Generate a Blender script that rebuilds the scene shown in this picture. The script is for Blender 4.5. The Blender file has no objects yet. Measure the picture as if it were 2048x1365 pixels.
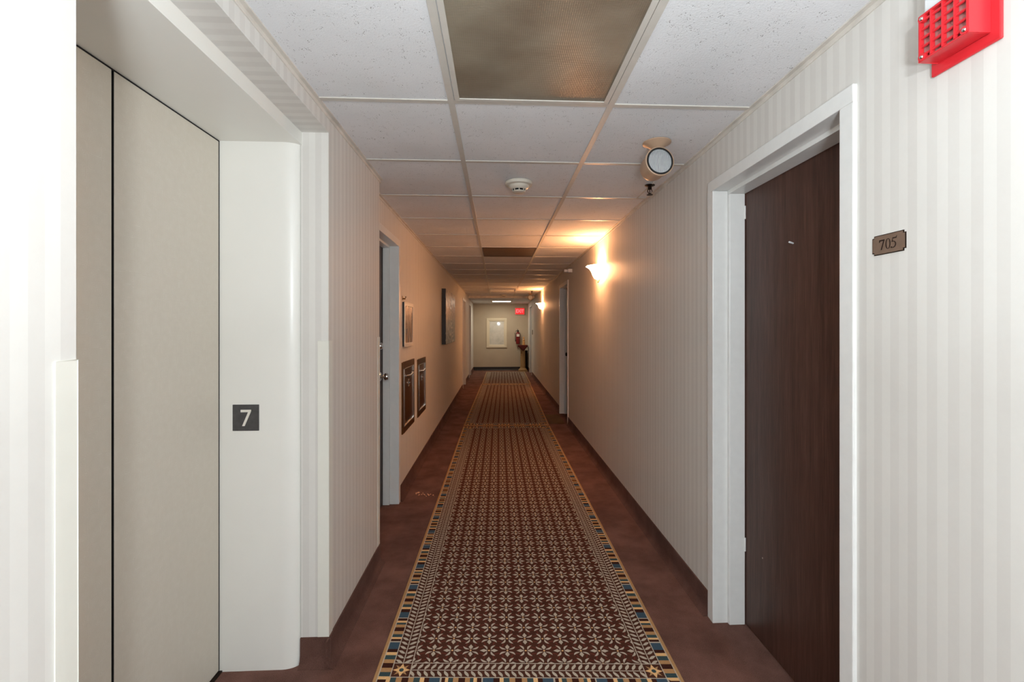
import bpy, bmesh, math, random
from mathutils import Vector, Matrix
random.seed(7)
S = bpy.context.scene
COL = S.collection
PI = math.pi

# ------------------------------------------------------------------ camera, world, exposure
cam_d = bpy.data.cameras.new('camera')
cam_d.sensor_width = 36.0
cam_d.lens = 15.794
cam_d.shift_x = -0.00569
cam_d.shift_y = -0.01242
cam_d.clip_start = 0.02
cam = bpy.data.objects.new('camera', cam_d)
COL.objects.link(cam)
cam.location = (0, 0, 1.345)
cam.rotation_euler = (PI / 2, 0, -0.04616)
S.camera = cam

w = bpy.data.worlds.new('world'); S.world = w
w.use_nodes = True
w.node_tree.nodes['Background'].inputs[0].default_value = (0.8, 0.85, 1, 1)
w.node_tree.nodes['Background'].inputs[1].default_value = 0.02

S.view_settings.view_transform = 'Standard'
S.view_settings.look = 'None'
S.view_settings.gamma = 1
S.view_settings.exposure = 0.0
S.view_settings.use_curve_mapping = False


def lamp(name, kind, loc, power, col, **kw):
    d = bpy.data.lights.new(name, kind)
    d.energy = power; d.color = col
    for k, v in kw.items(): setattr(d, k, v)
    o = bpy.data.objects.new(name, d); COL.objects.link(o); o.location = loc
    return o

# the photographer's flash, on a stand just behind and above the camera
lamp('camera_flash', 'POINT', (0.10, -0.45, 1.345 + 0.30), 53, (0.86, 0.94, 1.0), shadow_soft_size=0.045)
# added fill light: unseen upturned disk that brightens the near ceiling and soffit
lb = lamp('ceiling_fill', 'AREA', (0.12, -0.60, 1.10), 62, (0.86, 0.94, 1.0), shape='DISK', size=0.30)
lb.rotation_euler = (PI + math.radians(4), 0, 0)

# ------------------------------------------------------------------ materials
def lin(c):
    return tuple(((x / 255) / 12.92 if x / 255 <= 0.04045 else ((x / 255 + 0.055) / 1.055) ** 2.4) for x in c) + (1.0,)


class NT:
    def __init__(s, name):
        s.m = bpy.data.materials.new(name); s.m.use_nodes = True
        s.t = s.m.node_tree; s.b = s.t.nodes['Principled BSDF']
        s.out = s.t.nodes['Material Output']

    def n(s, kind, **kw):
        nd = s.t.nodes.new(kind)
        for k, v in kw.items(): setattr(nd, k, v)
        return nd

    def l(s, a, b): s.t.links.new(a, b)

    def coord(s, what='Object'):
        return s.n('ShaderNodeTexCoord').outputs[what]

    def noise(s, scale, detail=3, rough=0.5, vec=None, sc=None):
        vec = vec or s.coord()
        if sc:
            mp = s.n('ShaderNodeMapping'); s.l(vec, mp.inputs[0]); mp.inputs['Scale'].default_value = sc; vec = mp.outputs[0]
        nd = s.n('ShaderNodeTexNoise'); s.l(vec, nd.inputs['Vector'])
        nd.inputs['Scale'].default_value = scale; nd.inputs['Detail'].default_value = detail
        nd.inputs['Roughness'].default_value = rough
        return nd.outputs['Fac']

    def ramp(s, fac, stops, interp='LINEAR'):
        r = s.n('ShaderNodeValToRGB'); s.l(fac, r.inputs[0]); cr = r.color_ramp
        cr.interpolation = interp
        while len(cr.elements) < len(stops): cr.elements.new(0.5)
        for e, (p, c) in zip(cr.elements, stops):
            e.position = p; e.color = c
        return r.outputs[0]

    def mix(s, fac, a, b, mode='MIX'):
        nd = s.n('ShaderNodeMix', data_type='RGBA', blend_type=mode)
        for v, i in ((fac, 0), (a, 6), (b, 7)):
            if hasattr(v, 'is_output'): s.l(v, nd.inputs[i])
            else: nd.inputs[i].default_value = v
        return nd.outputs[2]

    def bump(s, h, strength=0.3, dist=0.002):
        b = s.n('ShaderNodeBump'); s.l(h, b.inputs['Height'])
        b.inputs['Strength'].default_value = strength; b.inputs['Distance'].default_value = dist
        s.l(b.outputs[0], s.b.inputs['Normal'])

    def base(s, c):
        i = s.b.inputs['Base Color']
        if hasattr(c, 'is_output'): s.l(c, i)
        else: i.default_value = c

    def pr(s, rough=0.5, metal=0.0, spec=0.5):
        s.b.inputs['Roughness'].default_value = rough
        s.b.inputs['Metallic'].default_value = metal
        s.b.inputs['Specular IOR Level'].default_value = spec
        return s.m


class E:
    """tiny expression builder over Math nodes"""
    def __init__(s, nt, v): s.nt = nt; s.v = v

    def op(s, o, *a):
        nd = s.nt.n('ShaderNodeMath', operation=o)
        for i, q in enumerate((s,) + a):
            q = q.v if isinstance(q, E) else q
            if hasattr(q, 'is_output'): s.nt.l(q, nd.inputs[i])
            else: nd.inputs[i].default_value = q
        return E(s.nt, nd.outputs[0])
    def __add__(s, o): return s.op('ADD', o)
    def __radd__(s, o): return s.op('ADD', o)
    def __sub__(s, o): return s.op('SUBTRACT', o)
    def __rsub__(s, o): return E(s.nt, o).op('SUBTRACT', s)
    def __mul__(s, o): return s.op('MULTIPLY', o)
    def __rmul__(s, o): return s.op('MULTIPLY', o)
    def __truediv__(s, o): return s.op('DIVIDE', o)
    def __lt__(s, o): return s.op('LESS_THAN', o)
    def __gt__(s, o): return s.op('GREATER_THAN', o)
    def abs(s): return s.op('ABSOLUTE')
    def fr(s): return s.op('FRACT')
    def fl(s): return s.op('FLOOR')
    def mn(s, o): return s.op('MINIMUM', o)
    def mx(s, o): return s.op('MAXIMUM', o)
    def sw(s, c, o):  # c ? s : o
        return s * c + o * (1 - c)


def xyz(nt, vec=None):
    sp = nt.n('ShaderNodeSeparateXYZ'); nt.l(vec or nt.coord(), sp.inputs[0])
    return [E(nt, sp.outputs[i]) for i in range(3)]


def plain(name, c, rough=0.5, metal=0.0, spec=0.5, var=0.06, scale=30, bump=0.0, bscale=200):
    nt = NT(name); c = lin(c)
    f = nt.noise(scale, 3)
    lo = tuple(x * (1 - var) for x in c[:3]) + (1,); hi = tuple(min(1, x * (1 + var)) for x in c[:3]) + (1,)
    nt.base(nt.ramp(f, [(0.3, lo), (0.7, hi)]))
    if bump: nt.bump(nt.noise(bscale, 2), bump, 0.001)
    return nt.pr(rough, metal, spec)


def emis(name, c, strength, base=None):
    nt = NT(name); nt.base(base or (*c[:3], 1))
    nt.b.inputs['Emission Color'].default_value = (*c[:3], 1)
    nt.b.inputs['Emission Strength'].default_value = strength
    return nt.pr(0.5)


def wallpaper():
    nt = NT('striped_wallpaper')
    x, y, z = xyz(nt)
    ge = nt.n('ShaderNodeNewGeometry'); ny = xyz(nt, ge.outputs['True Normal'])[1].abs() > 0.5
    run = x.sw(ny, y)
    s = run / 0.0485
    wob = E(nt, nt.noise(1.2, 1)) * 0.0
    tri = (s + wob).fr()
    st = (tri < 0.5)
    # second, irregular stripe set
    s2 = (run / 0.1455).fr()
    st2 = (s2 < 0.34)
    silk = E(nt, nt.noise(9, 5, 0.65, sc=(1, 1, 0.6)))
    tex = E(nt, nt.noise(60, 4, 0.6))
    f = st * 0.62 + st2 * 0.2 + (silk - 0.5) * 0.7 + (tex - 0.5) * 0.35
    f = f + 0.1
    col = nt.ramp(f.v, [(0.0, lin((221, 218, 212))), (1.0, lin((210, 206, 200)))])
    nt.base(col)
    rg = nt.n('ShaderNodeMapRange'); nt.l(st.v, rg.inputs[0]); rg.inputs[3].default_value = 0.48; rg.inputs[4].default_value = 0.58
    nt.l(rg.outputs[0], nt.b.inputs['Roughness'])
    nt.bump(tex.v, 0.12, 0.001)
    m = nt.pr(0.5, 0, 0.35); nt.l(rg.outputs[0], nt.b.inputs['Roughness'])
    return m


def ceiling_tile():
    nt = NT('acoustic_ceiling_tile')
    v = nt.n('ShaderNodeTexVoronoi'); nt.l(nt.coord(), v.inputs['Vector']); v.inputs['Scale'].default_value = 170
    v.inputs['Randomness'].default_value = 1
    nz = E(nt, nt.noise(40, 2))
    d = E(nt, v.outputs['Distance'])
    hole = d < ((nz - 0.5) * 0.9 + 0.10)
    big = nt.noise(3, 3)  # faint mottling of the tile face
    base = nt.ramp(big, [(0.3, lin((225, 226, 227))), (0.7, lin((235, 236, 238)))])
    nt.base(nt.mix(hole.v, base, lin((152, 150, 148))))
    h = E(nt, nt.noise(150, 4, 0.7)) - hole * 0.8
    nt.bump(h.v, 0.55, 0.003)
    return nt.pr(0.9, 0, 0.2)


def carpet(name, a, b, sc=1):
    nt = NT(name)
    f = E(nt, nt.noise(4.5 * sc, 5, 0.62)) * 0.65 + E(nt, nt.noise(330, 2, 0.7)) * 0.5
    nt.base(nt.ramp(f.v, [(0.46, lin(a)), (0.70, lin(b))]))
    nt.bump(nt.noise(420, 2), 0.7, 0.004)
    nt.b.inputs['Sheen Weight'].default_value = 0.05
    nt.b.inputs['Sheen Roughness'].default_value = 0.5
    nt.b.inputs['Sheen Tint'].default_value = (0.9, 0.7, 0.65, 1)
    return nt.pr(0.95, 0, 0.1)


def runner_mat(L, shear):
    """patterned runner; object coords: x across (-.59...59), y along (0..L)"""
    W = 1.18
    nt = NT('runner_weave')
    x, y, z = xyz(nt)
    v = y + x * ((1 - y / L) * shear)
    u = x
    dv = v.mn(L - v)
    du = W / 2 - u.abs()
    d = du.mn(dv)
    side = du < dv
    along = v.sw(side, u + 0.59)
    # field of flowers
    cu = u / 0.076 + 0.5; cv = (v - 0.135) / 0.0717 + 0.5
    par = ((cu.fl() + cv.fl()) / 2).fr() > 0.25
    px = cu.fr() - 0.5; py = cv.fr() - 0.5
    fx = py.sw(par, px).abs(); fy = px.sw(par, py).abs()
    dia = (fx / 0.125 + ((fy - 0.285).abs() / 0.215)) < 1
    c, s = math.cos(math.radians(33)), math.sin(math.radians(33))
    ax = fx - 0.27; ay = fy - 0.185
    a = ax * c + ay * s
    b = ay * c - ax * s - a * a * 1.4 + 0.02
    leaf = (b.abs() / 0.058 + (a / 0.22) * (a / 0.22)) < 1
    r2 = fx * fx + fy * fy
    dot = r2 < 0.0028
    rr = ((fx - 0.5) * (fx - 0.5) + (fy - 0.5) * (fy - 0.5)).op('SQRT')
    arc = (rr - 0.27).abs() < 0.028
    petal = dia.mx(leaf)
    grey = lin((197, 184, 166)); tan = lin((188, 144, 98)); lt = lin((240, 194, 136))
    teal = lin((62, 80, 82)); blue = lin((66, 88, 104)); dk = lin((64, 34, 26)); arcc = lin((112, 54, 44)); edge = lin((188, 146, 100))
    nz = nt.noise(7, 3)
    bg = nt.mix(nz, lin((70, 38, 28)), lin((88, 52, 40)))
    f = nt.mix(arc.v, bg, arcc)
    f = nt.mix(petal.v, f, grey)
    f = nt.mix(dot.v, f, lt)
    # leaf bands
    t = (d - 0.062) / 0.0365
    row = t.fl()
    q = t.fr() - 0.5
    sg = 1 - row * 2
    k = (along / 0.0262 + q * sg * 0.75).fr() - 0.5
    lf = (k.abs() / 0.27 + (q / 0.42) * (q / 0.42)) < 1
    band = nt.mix(lf.v, bg, grey)
    # corner star
    sx = (du - 0.0985) / 0.0365; sy = (dv - 0.0985) / 0.0365
    sxa = sx.abs(); sya = sy.abs()
    star1 = (sxa + sya * 2.4).mn(sya + sxa * 2.4) < 0.95
    star2 = ((sxa - sya).abs() * 1.9 + (sxa + sya) * 0.55) < 0.75
    ctr = (sx * sx + sy * sy) < 0.06
    corner = nt.mix(star2.v, bg, tan)
    corner = nt.mix(star1.v, corner, lt)
    corner = nt.mix(ctr.v, corner, teal)
    # stripes
    ph = ((along - 0.256) / 0.431).fr()
    P = [(1.934, grey), (1.938, dk), (1.951, lt), (1.964, teal), (1.982, tan), (2.003, dk), (2.028, tan), (2.046, teal), (2.060, lt),
         (2.073, dk), (2.089, grey), (2.095, blue), (2.135, dk), (2.158, lt), (2.174, teal), (2.195, tan), (2.218, dk), (2.243, tan),
         (2.263, teal), (2.287, lt), (2.303, dk), (2.322, blue), (2.362, grey)]
    stripes = nt.ramp(ph.v, [((p - 1.934) / 0.431, cc) for p, cc in P], 'CONSTANT')
    isc = (du < 0.135) * (dv < 0.135)
    out = nt.mix((d > 0.135).v, nt.mix(isc.v, band, corner), f)
    out = nt.mix((d < 0.062).v, out, stripes)
    out = nt.mix((d < 0.016).v, out, edge)
    H = 0.0019
    ln = ((d - 0.016).abs() < H).mx((d - 0.062).abs() < H)
    inn = (d > 0.062)
    ln = ln.mx(((du - 0.135).abs() < H) * inn).mx(((dv - 0.135).abs() < H) * inn)
    ln = ln.mx(((d - 0.0985).abs() < H) * (1 - isc))
    out = nt.mix(ln.v, out, grey)
    fz = nt.noise(500, 2, 0.6)
    out = nt.mix(1.0, out, nt.ramp(fz, [(0.3, (0.72, 0.72, 0.72, 1)), (0.7, (1, 1, 1, 1))]), 'MULTIPLY')
    nt.base(out)
    nt.bump(fz, 0.5, 0.003)
    return nt.pr(0.95, 0, 0.1)


def door_wood():
    nt = NT('dark_walnut_door')
    g = E(nt, nt.noise(14, 6, 0.65, sc=(1, 3.0, 0.12)))
    fine = E(nt, nt.noise(160, 3, 0.6, sc=(1, 1, 0.06)))
    f = g * 0.6 + fine * 0.4
    col = nt.ramp(f.v, [(0.32, lin((52, 31, 24))), (0.5, lin((73, 47, 38))), (0.7, lin((95, 65, 55)))])
    # small chips in the veneer
    v = nt.n('ShaderNodeTexVoronoi'); nt.l(nt.coord(), v.inputs['Vector']); v.inputs['Scale'].default_value = 6
    chip = (E(nt, v.outputs['Distance']) + (E(nt, nt.noise(70, 2)) - 0.5) * 0.05) < 0.030
    nt.base(nt.mix(chip.v, col, lin((190, 170, 155))))
    nt.bump(fine.v, 0.15, 0.001)
    return nt.pr(0.42, 0, 0.4)


def elevator_skin():
    nt = NT('embossed_elevator_laminate')
    x, y, z = xyz(nt)
    cb = nt.n('ShaderNodeCombineXYZ'); nt.l(y.v, cb.inputs[0]); nt.l(z.v, cb.inputs[1])
    v = nt.n('ShaderNodeTexVoronoi', distance='CHEBYCHEV', voronoi_dimensions='2D'); nt.l(cb.outputs[0], v.inputs['Vector']); v.inputs['Scale'].default_value = 27
    v.inputs['Randomness'].default_value = 0.55
    d = E(nt, v.outputs['Distance'])
    ring = ((d * 9).fr() - 0.5).abs() * 2
    nz = E(nt, nt.noise(45, 3))
    h = (ring < 0.30) * (nz * 2.2 - 0.75).mx(0.0).mn(1.0)
    hh = h * 1.0 + E(nt, nt.noise(220, 2)) * 0.3
    nt.base(nt.mix(h.v, lin((217, 208, 193)), lin((230, 223, 211))))
    nt.bump(hh.v, 0.35, 0.0015)
    return nt.pr(0.5, 0, 0.35)


def canvas_mat():
    nt = NT('abstract_canvas_print')
    a = E(nt, nt.noise(7, 5, 0.6, sc=(1, 1, 1)))
    wv = nt.n('ShaderNodeTexWave', wave_type='RINGS'); nt.l(nt.coord(), wv.inputs['Vector'])
    wv.inputs['Scale'].default_value = 3.4; wv.inputs['Distortion'].default_value = 16; wv.inputs['Detail'].default_value = 4
    f = E(nt, wv.outputs['Fac']) * 0.5 + a * 0.6
    nt.base(nt.ramp(f.v, [(0.3, lin((40, 28, 22))), (0.5, lin((96, 78, 64))), (0.62, lin((60, 42, 34))), (0.8, lin((196, 178, 160)))]))
    nt.bump(f.v, 0.8, 0.01)
    return nt.pr(0.28, 0.0, 0.6)


def print_mat(name, cols, scale=6):
    nt = NT(name)
    x, y, z = xyz(nt)
    f = E(nt, nt.noise(scale, 4, 0.6, sc=(1, 2.5, 1)))
    nt.base(nt.ramp(f.v, [(0.3, lin(cols[0])), (0.5, lin(cols[1])), (0.72, lin(cols[2]))]))
    return nt.pr(0.25, 0, 0.5)


def bronze_brushed():
    nt = NT('brown_bronze_metal')
    f = nt.noise(40, 3, 0.6, sc=(1, 1, 6))
    nt.base(nt.ramp(f, [(0.3, lin((92, 58, 24))), (0.7, lin((118, 78, 38)))]))
    return nt.pr(0.32, 0.85, 0.5)


def prism_lens():
    nt = NT('prismatic_diffuser')
    x, y, z = xyz(nt)
    px = ((x / 0.006).fr() - 0.5).abs(); py = ((y / 0.006).fr() - 0.5).abs()
    h = px + py
    st = E(nt, nt.noise(2.6, 3, 0.5, sc=(1, 1.4, 1)))
    nt.base(nt.ramp(st.v, [(0.34, lin((112, 98, 82))), (0.56, lin((142, 132, 115)))]))
    nt.bump(h.v, 0.5, 0.002)
    return nt.pr(0.35, 0, 0.5)


def lamp_lens_mat():
    nt = NT('fluted_lamp_glass')
    x, y, z = xyz(nt)
    fl = ((x / 0.0052).fr() - 0.5).abs() * 2
    row = ((z / 0.026).fr() - 0.5).abs() * 2
    h = fl * 1.6 + row * 0.8
    nt.base(lin((222, 226, 230)))
    nt.bump(h.v, 0.8, 0.003)
    return nt.pr(0.28, 0.2, 0.8)


def glass_mat():
    nt = NT('clear_cover_glass')
    fr = nt.n('ShaderNodeFresnel'); fr.inputs[0].default_value = 1.5
    tr = nt.n('ShaderNodeBsdfTransparent'); gl = nt.n('ShaderNodeBsdfGlossy'); gl.inputs['Roughness'].default_value = 0.03
    ge = nt.n('ShaderNodeNewGeometry'); fac = E(nt, fr.outputs[0]) * (1 - E(nt, ge.outputs['Backfacing']))
    mx = nt.n('ShaderNodeMixShader'); nt.l(fac.v, mx.inputs[0]); nt.l(tr.outputs[0], mx.inputs[1]); nt.l(gl.outputs[0], mx.inputs[2])
    nt.l(mx.outputs[0], nt.out.inputs[0])
    return nt.m


M = dict(
    paper=wallpaper(),
    tile=ceiling_tile(),
    bar=plain('ceiling_grid_paint', (204, 199, 190), 0.38, 0, 0.5, 0.03),
    angle=plain('wall_angle_paint', (216, 210, 201), 0.5, 0, 0.5, 0.12, 12),
    carpet=carpet('burgundy_carpet', (88, 59, 50), (126, 90, 79)),
    cbase=carpet('burgundy_carpet_base', (78, 52, 44), (108, 77, 68)),
    trim=plain('white_frame_enamel', (230, 230, 227), 0.3, 0, 0.5, 0.02),
    guard=plain('ivory_plastic', (226, 224, 214), 0.35, 0, 0.5, 0.01),
    portal=plain('cream_portal_enamel', (236, 234, 227), 0.28, 0, 0.5, 0.015, 4),
    elev=elevator_skin(),
    black=plain('black_gap', (14, 13, 14), 0.7),
    wood=door_wood(),
    palewood=plain('dark_painted_door', (58, 46, 42), 0.5),
    whitedoor=plain('pale_painted_door', (196, 196, 196), 0.5),
    chrome=plain('polished_chrome', (215, 212, 208), 0.14, 1.0, 0.5, 0.02),
    brass=plain('aged_brass', (120, 92, 60), 0.3, 1.0, 0.5, 0.1),
    bronze=bronze_brushed(),
    plate=plain('etched_bronze_plate', (134, 112, 96), 0.42, 0.35, 0.5, 0.08, 60),
    ink=plain('dark_engraving_fill', (38, 22, 16), 0.5),
    dark=plain('charcoal_plate', (72, 70, 70), 0.45, 0, 0.5, 0.18, 60, 0.2),
    ivory=plain('ivory_numeral', (232, 226, 214), 0.5),
    red=plain('fire_red_plastic', (214, 46, 54), 0.3, 0, 0.5, 0.05, 20),
    redmesh=plain('faded_red_horn_screen', (176, 128, 126), 0.6, 0, 0.5, 0.06, 300),
    white=plain('white_plastic', (222, 224, 226), 0.35, 0, 0.5, 0.01),
    detector=plain('ivory_detector_plastic', (214, 208, 194), 0.4, 0, 0.5, 0.02),
    tanp=plain('tan_powder_coat', (192, 162, 136), 0.35, 0, 0.5, 0.04),
    gasket=plain('black_rubber', (22, 20, 20), 0.5),
    lens=lamp_lens_mat(),
    prism=prism_lens(),
    prism2=plain('unlit_brown_diffuser', (100, 72, 48), 0.45, 0, 0.4, 0.12, 8),
    oldbronze=plain('dark_sprinkler_bronze', (48, 36, 28), 0.35, 0.8),
    glass=glass_mat(),
    canvas=canvas_mat(),
    sepia=print_mat('sepia_print', [(92, 72, 60), (138, 112, 92), (170, 146, 122)], 9),
    greyart=print_mat('pale_grey_print', [(186, 182, 168), (204, 198, 184), (214, 208, 196)], 5),
    whiteframe=plain('white_picture_frame', (222, 216, 206), 0.35, 0, 0.5, 0.02),
    creamframe=plain('cream_wide_frame', (216, 204, 180), 0.4, 0, 0.5, 0.02),
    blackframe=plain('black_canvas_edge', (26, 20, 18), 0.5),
    extred=plain('extinguisher_red', (112, 14, 14), 0.3, 0, 0.5, 0.05),
    stone=plain('tan_cast_stone', (158, 128, 88), 0.7, 0, 0.3, 0.1, 25, 0.3),
    cloth=plain('burgundy_cloth', (78, 28, 24), 0.85, 0, 0.2, 0.15, 40, 0.3),
    figure=plain('amber_ceramic', (196, 146, 92), 0.35, 0, 0.5, 0.1),
    bin=plain('black_metal_bin', (24, 18, 16), 0.4, 0, 0.4, 0.1),
    mat=carpet('olive_carpet_mat', (84, 66, 44), (112, 92, 64)),
    crumb=plain('tan_lint', (214, 160, 120), 0.8),
    exitred=emis('lit_exit_red', (1.0, 0.010, 0.014), 1.4, (0.25, 0.0, 0.0, 1)),
    exitdark=emis('lit_exit_letters', (1.0, 0.10, 0.11), 2.2),
    tube=emis('lit_fluorescent_diffuser', (1.0, 0.88, 0.68), 3.5),
    sconce=None,
)

# frosted sconce glass: thin translucent bowl lit by its bulb, plus its own glow
nt = NT('frosted_sconce_glass')
nt.base(lin((250, 236, 214)))
nt.b.inputs['Emission Color'].default_value = (1.0, 0.45, 0.19, 1)
nt.b.inputs['Emission Strength'].default_value = 80
M['sconce'] = nt.pr(0.4)
M['bulb'] = emis('warm_bulb', (1.0, 0.62, 0.28), 12)

# ------------------------------------------------------------------ mesh helpers
class MB:
    def __init__(s, org=(0, 0, 0)): s.bm = bmesh.new(); s.o = Vector(org)

    def face(s, pts):
        vs = [s.bm.verts.new(Vector(p) - s.o) for p in pts]
        return s.bm.faces.new(vs)

    def box(s, x0, x1, y0, y1, z0, z1):
        x0, x1 = sorted((x0, x1)); y0, y1 = sorted((y0, y1)); z0, z1 = sorted((z0, z1))
        v = [s.bm.verts.new(Vector((x, y, z)) - s.o) for x in (x0, x1) for y in (y0, y1) for z in (z0, z1)]
        for f in ((0, 1, 3, 2), (4, 6, 7, 5), (0, 4, 5, 1), (2, 3, 7, 6), (0, 2, 6, 4), (1, 5, 7, 3)):
            s.bm.faces.new([v[i] for i in f])
        return s

    def prism(s, poly, fn, a, b):
        """poly: 2D points; fn(u,v,w)->xyz; extruded w from a to b"""
        A = [s.bm.verts.new(Vector(fn(u, v, a)) - s.o) for u, v in poly]
        B = [s.bm.verts.new(Vector(fn(u, v, b)) - s.o) for u, v in poly]
        n = len(poly)
        s.bm.faces.new(A); s.bm.faces.new(B[::-1])
        for i in range(n):
            s.bm.faces.new((A[i], B[i], B[(i + 1) % n], A[(i + 1) % n]))
        return s

    def lathe(s, prof, c, axis='Z', seg=32, a0=0, a1=2 * PI, cap=False, sx=1, sy=1):
        """prof: (r, h) list; revolved about axis through c"""
        full = abs(a1 - a0 - 2 * PI) < 1e-6
        n = seg if full else seg + 1
        rings = []
        for r, h in prof:
            ring = []
            for i in range(n):
                t = a0 + (a1 - a0) * i / seg
                p, q = r * math.cos(t) * sx, r * math.sin(t) * sy
                v = {'Z': (p, q, h), 'Y': (p, h, q), 'X': (h, p, q)}[axis]
                ring.append(s.bm.verts.new(Vector(v) + Vector(c) - s.o))
            rings.append(ring)
        for k in range(len(rings) - 1):
            A, B = rings[k], rings[k + 1]
            for i in range(n if full else n - 1):
                j = (i + 1) % n
                s.bm.faces.new((A[i], A[j], B[j], B[i]))
        if cap:
            for ring in (rings[0], rings[-1]): s.bm.faces.new(ring)
        return s

    def tube(s, pts, r, seg=8):
        pts = [Vector(p) for p in pts]; rings = []
        for i, p in enumerate(pts):
            d = (pts[min(i + 1, len(pts) - 1)] - pts[max(i - 1, 0)]).normalized()
            up = Vector((0, 0, 1)) if abs(d.z) < 0.9 else Vector((1, 0, 0))
            a = d.cross(up).normalized(); b = d.cross(a)
            rr = r[i] if isinstance(r, (list, tuple)) else r
            rings.append([s.bm.verts.new(p + (a * math.cos(t) + b * math.sin(t)) * rr - s.o) for t in [2 * PI * k / seg for k in range(seg)]])
        for A, B in zip(rings, rings[1:]):
            for i in range(seg): s.bm.faces.new((A[i], A[(i + 1) % seg], B[(i + 1) % seg], B[i]))
        s.bm.faces.new(rings[0]); s.bm.faces.new(rings[-1])
        return s

    def build(s, name, mat, parent=None, bevel=0, smooth=False, seg=2, weld=True):
        if weld: bmesh.ops.remove_doubles(s.bm, verts=s.bm.verts, dist=1e-6)
        bmesh.ops.recalc_face_normals(s.bm, faces=s.bm.faces)
        me = bpy.data.meshes.new(name); s.bm.to_mesh(me); s.bm.free()
        me.materials.append(mat)
        if smooth:
            for p in me.polygons: p.use_smooth = True
            try: me.set_sharp_from_angle(angle=math.radians(40))
            except Exception: pass
        o = bpy.data.objects.new(name, me); COL.objects.link(o)
        if parent: o.parent = parent
        else: o.location = s.o
        if bevel:
            b = o.modifiers.new('bevel', 'BEVEL'); b.width = bevel; b.segments = seg; b.limit_method = 'ANGLE'
            b.angle_limit = math.radians(40)
        return o


def tag(o, label=None, cat=None, group=None, kind=None):
    if label: o['label'] = label
    if cat: o['category'] = cat
    if group: o['group'] = group
    if kind: o['kind'] = kind
    return o


def thing(name, loc, label, cat, group=None, rz=0):
    o = bpy.data.objects.new(name, None); COL.objects.link(o); o.location = loc; o.rotation_euler = (0, 0, rz)
    o.empty_display_size = 0.05
    return tag(o, label, cat, group)


def dup(root, loc, label, rz=0):
    r = root.copy(); COL.objects.link(r); r.location = loc; r.rotation_euler = (0, 0, rz); r['label'] = label
    for ch in list(root.children):
        c = ch.copy(); COL.objects.link(c); c.parent = r
        for g in list(ch.children):
            d = g.copy(); COL.objects.link(d); d.parent = c
    return r


def text_mesh(txt, size, depth=0.001, bold=0.0):
    cu = bpy.data.curves.new('t', 'FONT'); cu.body = txt; cu.size = size; cu.extrude = depth; cu.offset = bold
    cu.align_x = 'CENTER'; cu.align_y = 'CENTER'
    ob = bpy.data.objects.new('t', cu); COL.objects.link(ob)
    dg = bpy.context.evaluated_depsgraph_get(); me = bpy.data.meshes.new_from_object(ob.evaluated_get(dg))
    bpy.data.objects.remove(ob)
    return me

# ------------------------------------------------------------------ room dimensions (metres)
XR, XL1, XL2 = 0.993, -0.675, -0.76
YB, YE = -2.4, 14.4
HC, HC2, YSTEP = 2.203, 2.147, 11.9
HT = 2.33
DT = 1.972       # door opening height
FW, FD = 0.05, 0.13   # frame face width, reveal depth

def st(o): return tag(o, kind='structure')

# floor
b = MB(); b.box(-1.28, 1.35, YB - 0.1, YE + 0.1, -0.1, 0); st(b.build('floor', M['carpet']))

# ceiling
b = MB(); b.box(-1.3, 1.3, YB - 0.1, YSTEP, HC + 0.003, HT); b.box(-1.3, 1.3, YSTEP, YE + 0.1, HC2 + 0.003, HT)
st(b.build('ceiling', M['tile']))

# walls
def wall_strip(b, side, xw, y0, y1, openings, th=0.2, zt=HT):
    xa, xb = (xw, xw + side * th)
    cur = y0
    for (o0, o1) in sorted(openings):
        b.box(xa, xb, cur, o0 - FW + 0.004, 0, zt)
        b.box(xa, xb, o0 - FW + 0.004, o1 + FW - 0.004, DT + FW - 0.004, zt)
        cur = o1 + FW - 0.004
    b.box(xa, xb, cur, y1, 0, zt)

R_OPEN = [(1.246, 2.003), (6.265, 7.03), (12.75, 13.6)]
L_OPEN = [(2.70, 3.47), (9.98, 10.78), (12.15, 12.95)]
b = MB(); wall_strip(b, 1, XR, YB, YE, R_OPEN); st(b.build('wall_right', M['paper']))
b = MB()
PX = -1.3
b.box(PX, XL1, YB, 0.753, 0, HT)
b.box(PX, XL1, 0.753, 1.835, 2.130, HT)
b.box(-0.784, XL1, 1.835, 1.862, 0, HT)
b.box(PX, XL1, 1.862, 2.612, 0, HT)
st(b.build('wall_left', M['paper'], weld=False))
b = MB(); wall_strip(b, -1, XL2, 2.612, YE, L_OPEN); st(b.build('wall_left', M['paper'], weld=False))
endpaint = plain('warm_grey_end_wall_paint', (186, 172, 152), 0.6, 0, 0.3, 0.05, 3)
b = MB(); b.box(-1.3, 1.3, YE, YE + 0.15, 0, HT); st(b.build('wall_end', endpaint))
b = MB(); b.box(-1.3, 1.3, YB - 0.15, YB, 0, HT); st(b.build('wall_back', M['paper']))

# carpeted coved baseboards
BP = [(0, 0), (0, 0.108), (0.007, 0.108), (0.008, 0.04), (0.012, 0.02), (0.022, 0.007), (0.034, 0.001), (0.034, 0)]
def base_run(b, p, q, nrm):
    """p,q: xy ends; nrm: direction away from wall"""
    p = Vector(p); q = Vector(q); nrm = Vector(nrm); L = (q - p).length; d = (q - p).normalized()
    b.prism(BP, lambda u, v, w_: (p.x + nrm.x * u + d.x * w_, p.y + nrm.y * u + d.y * w_, v), 0, L)
def base_wall(b, x, y0, y1, n, openings):
    cur = y0
    for o0, o1 in sorted(openings):
        base_run(b, (x, cur), (x, o0 - FW), (n, 0)); cur = o1 + FW
    if y1 > cur: base_run(b, (x, cur), (x, y1), (n, 0))
b = MB(); base_wall(b, XR, YB, YE, -1, R_OPEN); st(b.build('baseboard_right', M['cbase'], weld=False, smooth=True))
b = MB(); base_wall(b, XL1, YB, 0.753, 1, [])
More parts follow.
